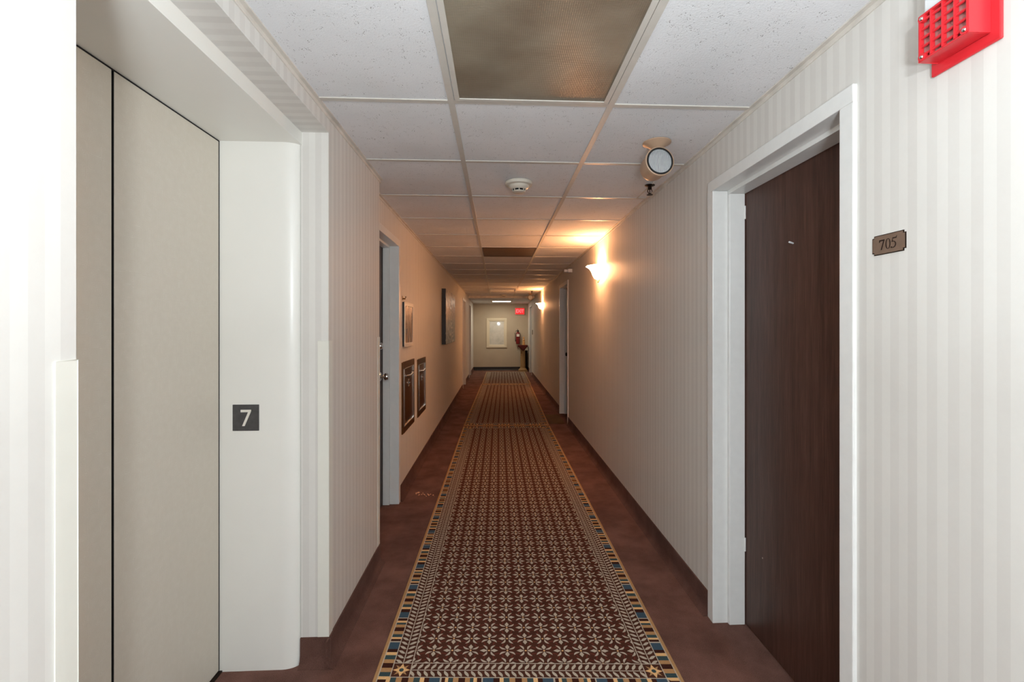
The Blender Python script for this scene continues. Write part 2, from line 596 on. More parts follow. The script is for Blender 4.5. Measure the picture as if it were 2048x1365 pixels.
base_wall(b, XL1, 1.801, 2.612, 1, [])
base_run(b, (-0.784, 1.835), (XL1 + 0.012, 1.835), (0, -1))
base_wall(b, XL2, 2.612, YE, 1, L_OPEN)
st(b.build('baseboard_left', M['cbase'], weld=False, smooth=True))
b = MB(); base_run(b, (XL2, YE), (XR, YE), (0, -1)); st(b.build('baseboard_end', M['bin'], smooth=True))

# ceiling suspension grid
MX = (-0.173, 0.437)
GY0 = 1.7116
b = MB()
for x in MX: b.box(x - 0.012, x + 0.012, YB, YSTEP, HC - 0.0015, HC + 0.008)
for k in range(-6, 17):
    y = GY0 + 0.61 * k
    xl = XL1 if y < 2.612 else XL2
    b.box(xl, XR, y - 0.011, y + 0.011, HC - 0.001, HC + 0.008)
for x in MX: b.box(x - 0.012, x + 0.012, YSTEP, YE, HC2 - 0.0015, HC2 + 0.008)
for y in (12.5, 13.11, 13.72, 14.33): b.box(XL2, XR, y - 0.011, y + 0.011, HC2 - 0.001, HC2 + 0.008)
# cut tile edge beside the sprinkler
b.box(0.918, 0.924, 2.60, 2.93, HC - 0.002, HC + 0.008)
st(b.build('trim_1', M['bar'], weld=False))
# wall angles
b = MB()
def angle(x, n, y0, y1, z):
    b.box(x, x + n * 0.015, y0, y1, z - 0.002, z + 0.008); b.box(x, x + n * 0.0015, y0, y1, z - 0.018, z)
    b.box(x, x + n * 0.004, y0, y1, z - 0.019, z - 0.016)
angle(XR, -1, YB, YSTEP, HC); angle(XR, -1, YSTEP, YE, HC2)
angle(XL1, 1, YB, 2.634, HC); angle(XL2, 1, 2.612, YSTEP, HC); angle(XL2, 1, YSTEP, YE, HC2)
b.box(XL2, XL1, 2.612, 2.634, HC - 0.02, HC + 0.008)
b.box(XL2, XR, YE - 0.02, YE, HC2 - 0.018, HC2 + 0.008)
b.box(XL2, XR, YSTEP - 0.006, YSTEP + 0.006, HC2 - 0.004, HC + 0.006)
st(b.build('trim_2', M['angle'], weld=False))

# ------------------------------------------------------------------ doors
def knob(name, s, x, y, z, mat, parent, org):
    """door knob with its stem pointing -s in x"""
    k = MB(org)
    pr = [(0.0, 0), (0.033, 0), (0.033, 0.004), (0.028, 0.009), (0.012, 0.011), (0.010, 0.026), (0.018, 0.032), (0.027, 0.042), (0.028, 0.054), (0.022, 0.064), (0.0, 0.067)]
    k.lathe([(r, -s * h) for r, h in pr], (x, y, z), 'X', 24)
    return k.build(name, mat, parent, smooth=True)

def door(n, s, xw, y0, y1, leafmat, knobs, FD=FD):
    org = (xw, (y0 + y1) / 2, 0)
    r = bpy.data.objects.new('door_%d' % n, None); COL.objects.link(r); r.location = org
    tag(r, kind='structure')
    p = 0.012
    b = MB(org)
    def jamb(ya, yo, yi):
        # ya opening side, yo outer, yi stop projection into the opening
        b.box(xw - s * p, xw + s * 0.058, ya, yo, 0, DT + 0.0)
        b.box(xw + s * 0.058, xw + s * FD, yi, yo, 0, DT - 0.016)
    jamb(y1, y1 + FW, y1 - 0.016); jamb(y0, y0 - FW, y0 + 0.016)
    b.box(xw - s * p, xw + s * 0.058, y0 - FW, y1 + FW, DT, DT + FW)
    b.box(xw + s * 0.058, xw + s * FD, y0 - FW, y1 + FW, DT - 0.016, DT + FW)
    b.build('door_frame', M['trim'], r, bevel=0.0025)
    l = MB(org); l.box(xw + s * (FD + 0.003), xw + s * (FD + 0.045), y0 - 0.012, y1 + 0.012, 0.006, DT + 0.006)
    leaf = l.build('door_leaf', leafmat, r)
    for (kn, ky, kz, km) in knobs:
        if kn == 'hinge':
            h = MB(org)
            h.lathe([(0, -0.03), (0.004, -0.03), (0.004, 0.03), (0, 0.03)], (xw + s * (FD - 0.001), ky, kz), 'Z', 12)
            h.build('hinge', km, r, smooth=True)
        elif kn == 'deadbolt':
            h = MB(org)
            h.lathe([(q, -s * e) for q, e in ((0, 0), (0.028, 0), (0.028, 0.01), (0.018, 0.022), (0, 0.024))], (xw + s * (FD + 0.003), ky, kz), 'X', 20)
            h.build('deadbolt', km, r, smooth=True)
        else:
            knob('door_knob', s, xw + s * (FD + 0.003), ky, kz, km, r, org)
    return r

d1 = door(1, 1, XR, *R_OPEN[0], M['wood'], [('knob', 1.315, 0.98, M['brass']), ('hinge', 1.986, 1.87, M['trim']), ('hinge', 1.986, 0.365, M['trim'])])
# small white peg left in the door leaf and the worn bottom edge
k = MB((XR, sum(R_OPEN[0]) / 2, 0)); k.tube([(1.124, 1.657, 1.668), (1.105, 1.652, 1.672)], [0.003, 0.0035])
tag(k.build('peg', M['white'], d1), 'small white plastic peg')
door(2, -1, XL2, *L_OPEN[0], M['palewood'], [('knob', 3.385, 0.985, M['chrome']), ('deadbolt', 3.385, 1.213, M['chrome'])], FD=0.108)
door(3, 1, XR, *R_OPEN[1], M['palewood'], [('knob', 6.945, 0.94, M['oldbronze'])])
door(4, -1, XL2, *L_OPEN[1], M['palewood'], [])
door(5, -1, XL2, *L_OPEN[2], M['palewood'], [])
door(6, 1, XR, *R_OPEN[2], M['palewood'], [])

# elevator (door_7)
XD = -1.085
org = (XD, 1.29, 0)
el = bpy.data.objects.new('door_7', None); COL.objects.link(el); el.location = org; tag(el, kind='structure')
YJ = 1.809; ZS = 2.079
def jamb_poly(yj, d):
    P = [(XD - 0.012, yj), (-0.85, yj)]
    for i in range(1, 13):
        t = PI / 2 * i / 12
        P.append((-0.85 + 0.065 * math.sin(t), yj + d * 0.036 * (1 - math.cos(t))))
    P += [(-0.785, yj + d * 0.052), (XD - 0.012, yj + d * 0.052)]
    return P
b = MB(org)
b.prism(jamb_poly(YJ, 1), lambda u, v, w_: (u, v, w_), 0, ZS + 0.001)
b.prism(jamb_poly(0.775, -1), lambda u, v, w_: (u, v, w_), 0, ZS + 0.001)
b.box(XD - 0.012, -0.78, 0.756, 1.861, ZS, 2.1295)
b.build('portal_frame', M['portal'], el, smooth=True)
b = MB(org); b.box(XD - 0.035, XD, 1.326, YJ - 0.003, 0.008, ZS - 0.004)
b.build('door_panel', M['elev'], el, bevel=0.002)
b = MB(org); b.box(XD - 0.035, XD - 0.001, 1.324, 1.3265, 0.008, ZS - 0.004)
b.build('seam_shade', M['black'], el)  # black strip colouring the panel edge as shade inside the seam
b = MB(org); b.box(XD - 0.035, XD + 0.001, YJ - 0.0045, YJ - 0.0005, 0.008, ZS - 0.001); b.box(XD - 0.035, XD + 0.001, 0.778, YJ - 0.0045, ZS - 0.0045, ZS - 0.0005)
b.build('gap_shade', M['black'], el)  # black strips standing in for shade in the gaps at panel end and top
b = MB(org); b.box(XD - 0.035, XD, 0.778, 1.318, 0.008, ZS - 0.004)
b.build('door_panel', M['elev'], el, bevel=0.002)
b = MB(org); b.box(XD - 0.06, XD - 0.036, 0.70, 1.9, 0.0, ZS + 0.06)
b.build('dark_gap', M['black'], el)
b = MB(org); b.box(XD - 0.03, XD + 0.012, 0.778, YJ - 0.001, 0.0, 0.006)
b.build('sill', M['oldbronze'], el)

# ------------------------------------------------------------------ corner guards
def guard(pts_boxes, label):
    b = MB(pts_boxes[0])
    for bx in pts_boxes[1:]: b.box(*bx)
    return tag(b.build('corner_guard', M['guard'], bevel=0.001), label, 'corner guard')
T = 0.0025
z0, z1 = 0.108, 1.295
guard([(XL1, 0.753, z0), (XL1, XL1 + T, 0.716, 0.753 + T, z0, z1), (XL1 - 0.038, XL1 + T, 0.753, 0.753 + T, z0, z1)],
      'ivory plastic corner guard on the bright near wall edge left of the elevator')
guard([(XL1, 1.835, z0), (XL1, XL1 + T, 1.835 - T, 1.873, z0, z1), (XL1 - 0.043, XL1 + T, 1.835 - T, 1.835, z0, z1)],
      'ivory plastic corner guard right of the cream elevator frame with the 7 plate')
guard([(XL1, 2.612, z0), (XL1, XL1 + T, 2.574, 2.612 + T, z0, z1), (XL1 - 0.038, XL1 + T, 2.612, 2.612 + T, z0, z1)],
      'thin corner guard on the wall edge just before the chrome-knobbed left door')

# ------------------------------------------------------------------ carpet runners
def runner(name, org, x0, y0, rz, L, label, cut0=0.0, shear=0.0, width=1.18, mat=None):
    b = MB()
    b.box(-width / 2, width / 2, cut0, L, 0.0, 0.009)
    o = b.build(name, mat or runner_mat(L, shear), bevel=0.003)
    o.location = (x0, y0, 0.0005); o.rotation_euler = (0, 0, rz)
    return tag(o, label, 'rug', 'patterned hallway runners')
runner('carpet_runner', None, 0.118, 1.650, -0.003, 4.48, 'patterned runner nearest the camera, brown with grey flowers and a striped tan border', shear=0.05)
rm = runner_mat(4.52, 0.0)
runner('carpet_runner', None, 0.130, 6.205, -0.018, 4.52, 'middle patterned runner lit orange between the nearest runner and the farthest one', mat=rm)
runner('carpet_runner', None, 0.225, 10.775, -0.012, 3.08, 'farthest and shortest-looking patterned runner ending at the end wall', mat=runner_mat(3.08, 0.0))
b = MB(); b.box(0.74, 0.955, 6.30, 6.93, 0.0, 0.008)
tag(b.build('door_mat', M['mat'], bevel=0.003), 'small olive mat on the floor in front of the right side door', 'mat')

# lint on the carpet
b = MB((-0.60, 3.62, 0.0))
for i in range(26):
    t = random.random(); x = -0.665 + 0.26 * t + random.uniform(-.012, .012); y = 3.70 - 0.14 * t + random.uniform(-.03, .03)
    r_ = random.uniform(0.002, 0.006) * (1.6 if i < 3 else 1)
    b.lathe([(0, 0), (r_, 0.0), (r_ * 0.8, r_ * 0.9), (0, r_)], (x, y, 0.0), 'Z', 5, sx=random.uniform(.6, 2.0))
tag(b.build('carpet_lint', M['crumb']), 'scatter of tan lint and crumbs on the carpet by the left wall', 'lint', kind='stuff')

# ------------------------------------------------------------------ ceiling lights
def troffer(x0, x1, y0, y1, z, lensmat, label, fmat=None, drop=0.004, fw=0.018):
    c = ((x0 + x1) / 2, (y0 + y1) / 2, z)
    t = thing('ceiling_light', c, label, 'ceiling light', 'ceiling light panels in the tile grid')
    b = MB(c)
    for bx in ((x0, x0 + fw, y0, y1), (x1 - fw, x1, y0, y1), (x0 + fw, x1 - fw, y0, y0 + fw), (x0 + fw, x1 - fw, y1 - fw, y1)):
        b.box(*bx, z - drop, z + 0.004)
    b.build('frame', fmat or M['bar'], t, bevel=0.001)
    b = MB(c); b.box(x0 + fw - 0.002, x1 - fw + 0.002, y0 + fw - 0.002, y1 - fw + 0.002, z - drop * 0.2, z + 0.0035)
    b.build('diffuser', lensmat, t)
    return t
troffer(-0.158, 0.422, 0.505, 1.697, HC - 0.0005, M['prism'], 'unlit brownish ceiling light panel overhead at the top of the photo')
troffer(-0.158, 0.422, 4.776, 5.357, HC - 0.0005, M['prism2'], 'dark brown unlit ceiling light panel before the nearer wall sconce glow', M['oldbronze'], fw=0.006)
troffer(-0.158, 0.422, 9.656, 10.237, HC - 0.0005, M['tile'], 'slightly sagging cream ceiling panel near the farther sconce', drop=0.022)
troffer(-0.155, 0.425, 13.14, 13.72, HC2 - 0.0005, M['tube'], 'lit fluorescent ceiling light panel just before the end wall')
lamp('fluorescent_glow', 'AREA', (0.135, 13.43, HC2 - 0.02), 13.0, (1.0, 0.90, 0.72), shape='SQUARE', size=0.5)

# ------------------------------------------------------------------ smoke detectors
def smoke(loc, label):
    t = thing('smoke_detector', loc, label, 'smoke detector', 'round ceiling smoke detectors')
    b = MB(loc); c = loc
    b.lathe([(0, 0), (0.080, 0), (0.081, -0.006), (0.078, -0.017), (0.066, -0.021), (0.060, -0.022)], c, 'Z', 40)
    b.build('base_ring', M['detector'], t, smooth=True)
    b = MB(loc)
    b.lathe([(0.062, -0.020), (0.058, -0.030), (0.047, -0.040), (0.040, -0.043)], c, 'Z', 40)
    b.lathe([(0.0, -0.060), (0.030, -0.0595), (0.037, -0.056), (0.038, -0.0525), (0.034, -0.0515)], c, 'Z', 40)
    b.build('cover', M['detector'], t, smooth=True)
    b = MB(loc); b.lathe([(0.0, -0.038), (0.033, -0.038), (0.033, -0.055), (0, -0.055)], c, 'Z', 32)
    b.build('sensor_screen', M['gasket'], t, smooth=True)
    for i in range(8):
        b = MB(loc)
        a = 2 * PI * i / 8 - PI / 2
        x, y = c[0] + 0.0365 * math.cos(a), c[1] + 0.0365 * math.sin(a)
        b.tube([(x, y, c[2] - 0.040), (x, y, c[2] - 0.055)], 0.0028, 6)
        b.build('cage_bar', M['detector'], t, smooth=True)
    return t
sm = smoke((0.128, 2.640, HC), 'round ivory smoke detector on the ceiling beyond the big brown light panel')
dup(sm, (0.17, 11.45, HC), 'tiny far smoke detector on the ceiling beside the far emergency lamp')

# ------------------------------------------------------------------ emergency lamps
def emergency(loc, label):
    """loc = ceiling point of the canopy"""
    x, y, z = loc
    t = thing('emergency_light', loc, label, 'emergency light', 'tan ceiling emergency lamps')
    b = MB(loc); b.lathe([(0, 0), (0.064, 0), (0.064, -0.003), (0.050, -0.010), (0.026, -0.026), (0.016, -0.031), (0, -0.032)], loc, 'Z', 36)
    b.build('canopy', M['tanp'], t, smooth=True)
    b = MB(loc); b.tube([(x, y, z - 0.028), (x + 0.003, y - 0.005, z - 0.050)], [0.013, 0.012], 14)
    b.lathe([(0, -0.010), (0.010, -0.010), (0.013, 0), (0.010, 0.010), (0, 0.010)], (x + 0.003, y - 0.005, z - 0.046), 'X', 16)
    b.build('swivel', M['tanp'], t, smooth=True)
    cx, cy, cz = x - 0.004, y - 0.05, z - 0.103
    h = bpy.data.objects.new('lamp_head', None)
    b = MB((0, 0, 0))
    # axis along +Y (away from the lens); rim at y=0
    b.lathe([(0.059, 0.004), (0.063, -0.003), (0.067, 0.0), (0.067, 0.014), (0.060, 0.020), (0.058, 0.030), (0.0585, 0.085), (0.055, 0.098), (0.044, 0.107), (0.0, 0.110)], (0, 0, 0), 'Y', 40)
    hb = b.build('lamp_head', M['tanp'], t, smooth=True)
    hb.location = (cx - x, cy - y, cz - z); hb.rotation_euler = (math.radians(-3), 0, math.radians(4))
    b = MB(); b.lathe([(0.0545, -0.001), (0.0545, 0.006)][::-1] + [(0.0545, -0.003), (0.061, -0.003), (0.061, 0.005)], (0, 0, 0), 'Y', 40)
    b.build('gasket', M['gasket'], hb, smooth=True)
    b = MB(); b.lathe([(0.0, -0.010), (0.02, -0.009), (0.04, -0.0055), (0.0555, 0.0)], (0, 0, 0), 'Y', 40)
    b.build('lens', M['lens'], hb, smooth=True)
    return t
em = emergency((0.738, 2.045, HC), 'tan round emergency lamp on the ceiling, nearest, facing the camera')
dup(em, (0.815, 11.0, HC), 'far amber-glowing emergency lamp on the ceiling above the red exit sign')

# ------------------------------------------------------------------ sprinklers
def sprinkler(loc, label):
    x, y, z = loc
    t = thing('ceiling_sprinkler', loc, label, 'sprinkler', 'dark pendant ceiling sprinklers')
    b = MB(loc); b.lathe([(0, 0), (0.030, 0), (0.030, -0.002), (0.018, -0.007), (0.0, -0.008)], loc, 'Z', 24)
    b.build('escutcheon', M['oldbronze'], t, smooth=True)
    b = MB(loc); b.lathe([(0.0, -0.007), (0.011, -0.007), (0.012, -0.022), (0.007, -0.026), (0.0, -0.026)], loc, 'Z', 16)
    for s in (-1, 1): b.tube([(x + s * 0.009, y, z - 0.02), (x + s * 0.014, y, z - 0.035), (x + s * 0.004, y, z - 0.052)], 0.0028, 8)
    b.tube([(x, y, z - 0.026), (x, y, z - 0.056)], 0.003, 8)
    b.build('frame_arms', M['oldbronze'], t, smooth=True)
    b = MB(loc); b.lathe([(0, -0.055), (0.017, -0.055), (0.019, -0.0575), (0, -0.0585)], loc, 'Z', 20)
    b.build('deflector', M['oldbronze'], t, smooth=True)
    return t
sp = sprinkler((0.915, 2.655, HC), 'dark pendant sprinkler just behind the nearest emergency lamp')
dup(sp, (0.80, 10.35, HC), 'dark pendant sprinkler on the ceiling above the farther wall sconce')

# ------------------------------------------------------------------ sconces (wall uplights)
def sconce(loc, label):
    """loc on the right wall; bowl opens upward, protrudes toward -x"""
    x, y, z = loc
    t = thing('wall_sconce', loc, label, 'wall lamp', 'lit glass wall sconces')
    b = MB(loc)
    prof = [(0.016, -0.070), (0.050, -0.068), (0.073, -0.056), (0.088, -0.030), (0.100, 0.002), (0.118, 0.030), (0.142, 0.049), (0.154, 0.054), (0.150, 0.057),
            (0.136, 0.050), (0.112, 0.032), (0.094, 0.003), (0.082, -0.028), (0.068, -0.050), (0.048, -0.060), (0.016, -0.063)]
    b.lathe(prof, loc, 'Z', 36, PI / 2, 3 * PI / 2, sy=1.0, sx=0.95)
    b.build('glass_bowl', M['sconce'], t, smooth=True)
    b = MB(loc); b.box(x - 0.012, x, y - 0.035, y + 0.035, z - 0.06, z + 0.03)
    b.tube([(x - 0.006, y, z - 0.055), (x - 0.030, y, z - 0.088), (x - 0.034, y, z - 0.100)], [0.008, 0.006, 0.003], 10)
    b.lathe([(0, -0.008), (0.009, -0.004), (0.010, 0.0), (0.006, 0.006), (0, 0.008)], (x - 0.032, y, z - 0.092), 'Z', 14)
    b.build('bracket', M['brass'], t, bevel=0.001)
    b = MB(loc); b.lathe([(0, -0.03), (0.014, -0.025), (0.02, 0.0), (0.014, 0.02), (0, 0.026)], (x - 0.060, y, z - 0.015), 'Z', 16)
    b.build('bulb', M['bulb'], t, smooth=True)
    return t
sc = sconce((XR, 4.234, 1.345 + 0.535), 'lit half-bowl wall sconce nearer the camera, on the right wall')
s2 = dup(sc, (XR, 9.79, 1.345 + 0.49), 'lit half-bowl wall sconce farther down the right wall, near the exit sign')
for (yy, zz, pw, lc) in ((4.234, 1.88, 2.6, (1.0, 0.47, 0.23)), (9.79, 1.835, 4.5, (1.0, 0.42, 0.13))):
    lamp('sconce_uplight', 'POINT', (XR - 0.045, yy, zz + 0.060), pw, lc, shadow_soft_size=0.02)

# ------------------------------------------------------------------ fire alarm horn
al = thing('fire_alarm', (XR, 0.905, 1.919), 'red fire alarm horn with louvred grille on the right wall by room sign 705', 'fire alarm')
ao = (XR, 0.905, 1.919)
PZ0, PY0, PY1 = 1.922, 0.835, 0.978
XF = XR - 0.053; BY0, BY1 = 0.853, 0.962; BZ0, BZ1 = 1.937, 2.040
b = MB(ao); b.box(XR - 0.007, XR, PY0, PY1, PZ0 - 0.0075, 2.115); b.build('back_plate', M['red'], al, bevel=0.003)
# hollow body shell
b = MB(ao)
w_ = 0.004
b.box(XF, XR - 0.007, BY0, BY0 + w_, BZ0, BZ1); b.box(XF, XR - 0.007, BY1 - w_, BY1, BZ0, BZ1)
b.box(XF, XR - 0.007, BY0 + w_, BY1 - w_, BZ0, BZ0 + w_); b.box(XF, XR - 0.007, BY0 + w_, BY1 - w_, BZ1 - w_, BZ1)
b.build('body', M['red'], al, bevel=0.0012)
b = MB(ao); b.box(XF + 0.010, XF + 0.013, BY0 + w_, BY1 - w_, BZ0 + w_, BZ1 - w_); b.build('horn_screen', M['redmesh'], al)
g = MB(ao)
ncol, nrow = 4, 5
iy0, iy1, iz0, iz1 = BY0 + w_, BY1 - w_, BZ0 + w_, BZ1 - w_
for i in range(ncol + 1):
    yy = iy0 + (iy1 - iy0) * i / ncol
    g.box(XF - 0.001, XF + 0.009, yy - 0.0013, yy + 0.0013, iz0, iz1)
for j in range(nrow):
    zc = iz0 + (iz1 - iz0) * (j + 0.5) / nrow
    # slanted curved louvre, high at the front
    pts = []
    for q in range(6):
        tt = q / 5; pts.append((XF + 0.0005 + 0.008 * tt, zc + 0.0052 - 0.0035 * (1 - tt) ** 1.8))
    poly = pts + [(x_ + 0.0003, z_ - 0.0022 - 0.0042 * math.sin(PI * min(1, max(0, (x_ - XF) / 0.0085)))) for x_, z_ in pts[::-1]]
    g.prism(poly, lambda u, v, w2: (u, w2, v), iy0, iy1)
g.build('grille', M['red'], al, smooth=False, weld=False)
for yy, zz in ((BY0 + 0.009, BZ0 + 0.009), (BY1 - 0.009, BZ0 + 0.009), (BY1 - 0.009, BZ1 - 0.009), (BY0 + 0.009, BZ1 - 0.009)):
    b = MB(ao)
    b.lathe([(0, -0.0016), (0.0078, -0.0016), (0.0078, 0.009), (0, 0.009)], (XF, yy, zz), 'X', 18)
    b.build('screw_boss', M['red'], al, smooth=True)
for yy, zz in ((BY0 + 0.009, BZ0 + 0.009), (BY1 - 0.009, BZ0 + 0.009), (BY1 - 0.009, BZ1 - 0.009)):
    b = MB(ao); b.lathe([(0, -0.0038), (0.003, -0.0034), (0.0042, -0.0014)], (XF, yy, zz), 'X', 14); b.build('screw', M['chrome'], al, smooth=True)
b = MB(ao); b.box(XR - 0.044, XR - 0.007, BY0 + 0.004, BY1 - 0.004, BZ1, 2.12); b.build('strobe_housing', M['white'], al, bevel=0.004)
me = text_mesh('FIRE', 0.020, 0.0003)
me.materials.append(M['red'])
o = bpy.data.objects.new('lettering', me); COL.objects.link(o); o.parent = al
o.location = (XR - 0.0445 - ao[0], 0.93 - ao[1], 2.085 - ao[2]); o.rotation_euler = Matrix(((0, 0, -1), (0, 1, 0), (1, 0, 0))).to_euler()
# ------------------------------------------------------------------ room sign 705
def notched(y0, y1, z0, z1, n):
    return [(y0 + n, z0), (y1 - n, z0), (y1 - n, z0 + n), (y1, z0 + n), (y1, z1 - n), (y1 - n, z1 - n), (y1 - n, z1), (y0 + n, z1), (y0 + n, z1 - n), (y0, z1 - n), (y0, z0 + n), (y0 + n, z0 + n)]
sg = (XR, 1.094, 1.561)
t = thing('room_sign', sg, 'bronze room number sign reading 705 beside the dark walnut door', 'sign')
b = MB(sg); b.prism(notched(1.046, 1.143, 1.535, 1.586, 0.0055), lambda u, v, w2: (w2, u, v), XR - 0.002, XR); b.build('plate', M['oldbronze'], t)
b = MB(sg); b.prism(notched(1.048, 1.141, 1.537, 1.584, 0.0055), lambda u, v, w2: (w2, u, v), XR - 0.003, XR - 0.0015); b.build('plate_face', M['plate'], t)
def sign_fn(yc, zb, h):
    # glyph u runs to the reader's right = -Y on the right wall
    return lambda u, v, w2: (w2, yc - u * h, zb + v * h)
def ellipse_ring(cx, cy, rx, ry, tx, ty, a0, a1, n=28):
    o_ = [(cx + rx * math.cos(a0 + (a1 - a0) * i / n), cy + ry * math.sin(a0 + (a1 - a0) * i / n)) for i in range(n + 1)]
    i_ = [(cx + (rx - tx) * math.cos(a0 + (a1 - a0) * i / n), cy + (ry - ty) * math.sin(a0 + (a1 - a0) * i / n)) for i in range(n + 1)]
    return o_, i_
def ring_into(b, fn, ring, a, c):
    o_, i_ = ring
    for k_ in range(len(o_) - 1):
        b.prism([o_[k_], o_[k_ + 1], i_[k_ + 1], i_[k_]], fn, a, c)
xa, xb = XR - 0.0036, XR - 0.0029
b = MB(sg)
f7 = sign_fn(1.094 + 0.0265, 1.547, 0.026)
b.prism([(0.02, 1.0), (0.62, 1.0), (0.62, 0.93), (0.30, 0.0), (0.18, 0.0), (0.48, 0.86), (0.12, 0.86), (0.05, 0.74), (0.0, 0.74)], f7, xa, xb)
f0 = sign_fn(1.094 + 0.0075, 1.547, 0.026)
ring_into(b, f0, ellipse_ring(0.28, 0.5, 0.28, 0.52, 0.11, 0.05, 0, 2 * PI), xa, xb)
f5 = sign_fn(1.094 - 0.0095, 1.547, 0.026)
b.prism([(0.14, 1.0), (0.52, 1.0), (0.57, 1.12), (0.60, 1.12), (0.54, 0.88), (0.17, 0.88)], f5, xa, xb)
b.prism([(0.14, 1.0), (0.19, 1.0), (0.14, 0.60), (0.05, 0.60)], f5, xa, xb)
ring_into(b, f5, ellipse_ring(0.16, 0.33, 0.36, 0.34, 0.10, 0.07, -PI * 0.55, PI * 0.62), xa, xb)
b.lathe([(0, 0), (0.0022, 0), (0.0022, 0.0007), (0, 0.0007)], (xa, 1.094 - 0.0095, 1.549), 'X', 10)
b.build('numerals', M['ink'], t, weld=False)
# the small far sign
b = MB((XR, 12.55, 1.23)); b.box(XR - 0.006, XR, 12.45, 12.63, 1.17, 1.30)
tag(b.build('room_sign', M['oldbronze'], bevel=0.002), 'small dark wall sign far down the right wall before the last door', 'sign')

# elevator floor plate
fp = (-0.982, YJ, 0.995)
t = thing('floor_number_plate', fp, 'dark square plate with a pale 7 on the cream elevator frame', 'sign')
b = MB(fp); b.box(-1.0335, -0.9325, YJ - 0.003, YJ, 0.943, 1.046); b.build('plate', M['dark'], t, bevel=0.002)
b = MB(fp)
hgt = 0.064
f = lambda u, v, w2: (-1.002 + u * hgt, w2, 0.962 + v * hgt)
b.prism([(0.0, 1.0), (0.62, 1.0), (0.62, 0.90), (0.24, 0.0), (0.09, 0.0), (0.44, 0.85), (0.0, 0.85)], f, YJ - 0.0042, YJ - 0.0028); b.build('numeral', M['ivory'], t)
b = MB(fp)
for (dx, dz) in ((0.004, 0.0), (0.009, 0.0), (0.009, 0.005), (0.013, 0.004)):
    b.lathe([(0, -0.0012), (0.0013, -0.0006), (0.0016, 0)], (-0.990 + dx, YJ - 0.003, 0.950 + dz), 'Y', 8)
b.build('braille', M['dark'], t, smooth=True)

# ------------------------------------------------------------------ left wall: pictures and chute doors
def picture(loc, wy, hz, depth, fwid, fmat, artmat, label, name='framed_picture', art_in=0.004, glass=False, cat='picture', flat_canvas=False):
    x, y, z = loc  # wall point, centre
    x += 0.001
    t = thing(name, loc, label, cat)
    b = MB(loc)
    if flat_canvas:
        b.box(x, x + depth - 0.003, y - wy / 2, y + wy / 2, z - hz / 2, z + hz / 2); b.build('stretcher', fmat, t, bevel=0.002)
        b = MB(loc); b.box(x + depth - 0.003, x + depth, y - wy / 2 + 0.004, y + wy / 2 - 0.004, z - hz / 2 + 0.004, z + hz / 2 - 0.004); b.build('canvas', artmat, t)
        return t
    for bx in ((y - wy / 2, y - wy / 2 + fwid, z - hz / 2, z + hz / 2), (y + wy / 2 - fwid, y + wy / 2, z - hz / 2, z + hz / 2),
               (y - wy / 2 + fwid, y + wy / 2 - fwid, z - hz / 2, z - hz / 2 + fwid), (y - wy / 2 + fwid, y + wy / 2 - fwid, z + hz / 2 - fwid, z + hz / 2)):
        b.box(x + depth * 0.75, x + depth, *bx)
    bk = MB(loc); bk.box(x, x + depth * 0.74, y - wy / 2 + 0.004, y + wy / 2 - 0.004, z - hz / 2 + 0.004, z + hz / 2 - 0.004); bk.build('frame_side_shade', M['blackframe'], t)  # near-black sides: shade along the white frame's edge, put into the colour
    b.build('frame', fmat, t, bevel=0.002)
    b = MB(loc); b.box(x + depth * 0.74, x + depth - 0.004, y - wy / 2 + fwid - 0.001, y + wy / 2 - fwid + 0.001, z - hz / 2 + fwid - 0.001, z + hz / 2 - fwid + 0.001)
    b.build('print', artmat, t)
    return t
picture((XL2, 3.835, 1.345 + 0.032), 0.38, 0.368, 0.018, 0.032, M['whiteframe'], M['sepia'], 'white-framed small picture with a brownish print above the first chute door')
b = MB((XL2, 3.66, 1.60)); b.tube([(XL2, 3.65, 1.585), (XL2 + 0.022, 3.65, 1.582), (XL2 + 0.028, 3.65, 1.600)], 0.006, 8); b.box(XL2, XL2 + 0.003, 3.638, 3.662, 1.570, 1.605)
tag(b.build('picture_hook', M['brass']), 'small brown hook on the wall just above the white-framed picture', 'hook')
picture((XL2, 6.90, 1.345 + 0.163), 1.36, 0.77, 0.055, 0, M['blackframe'], M['canvas'], 'large dark abstract canvas with silvery swirls on the left wall', name='canvas_painting', flat_canvas=True, cat='painting')

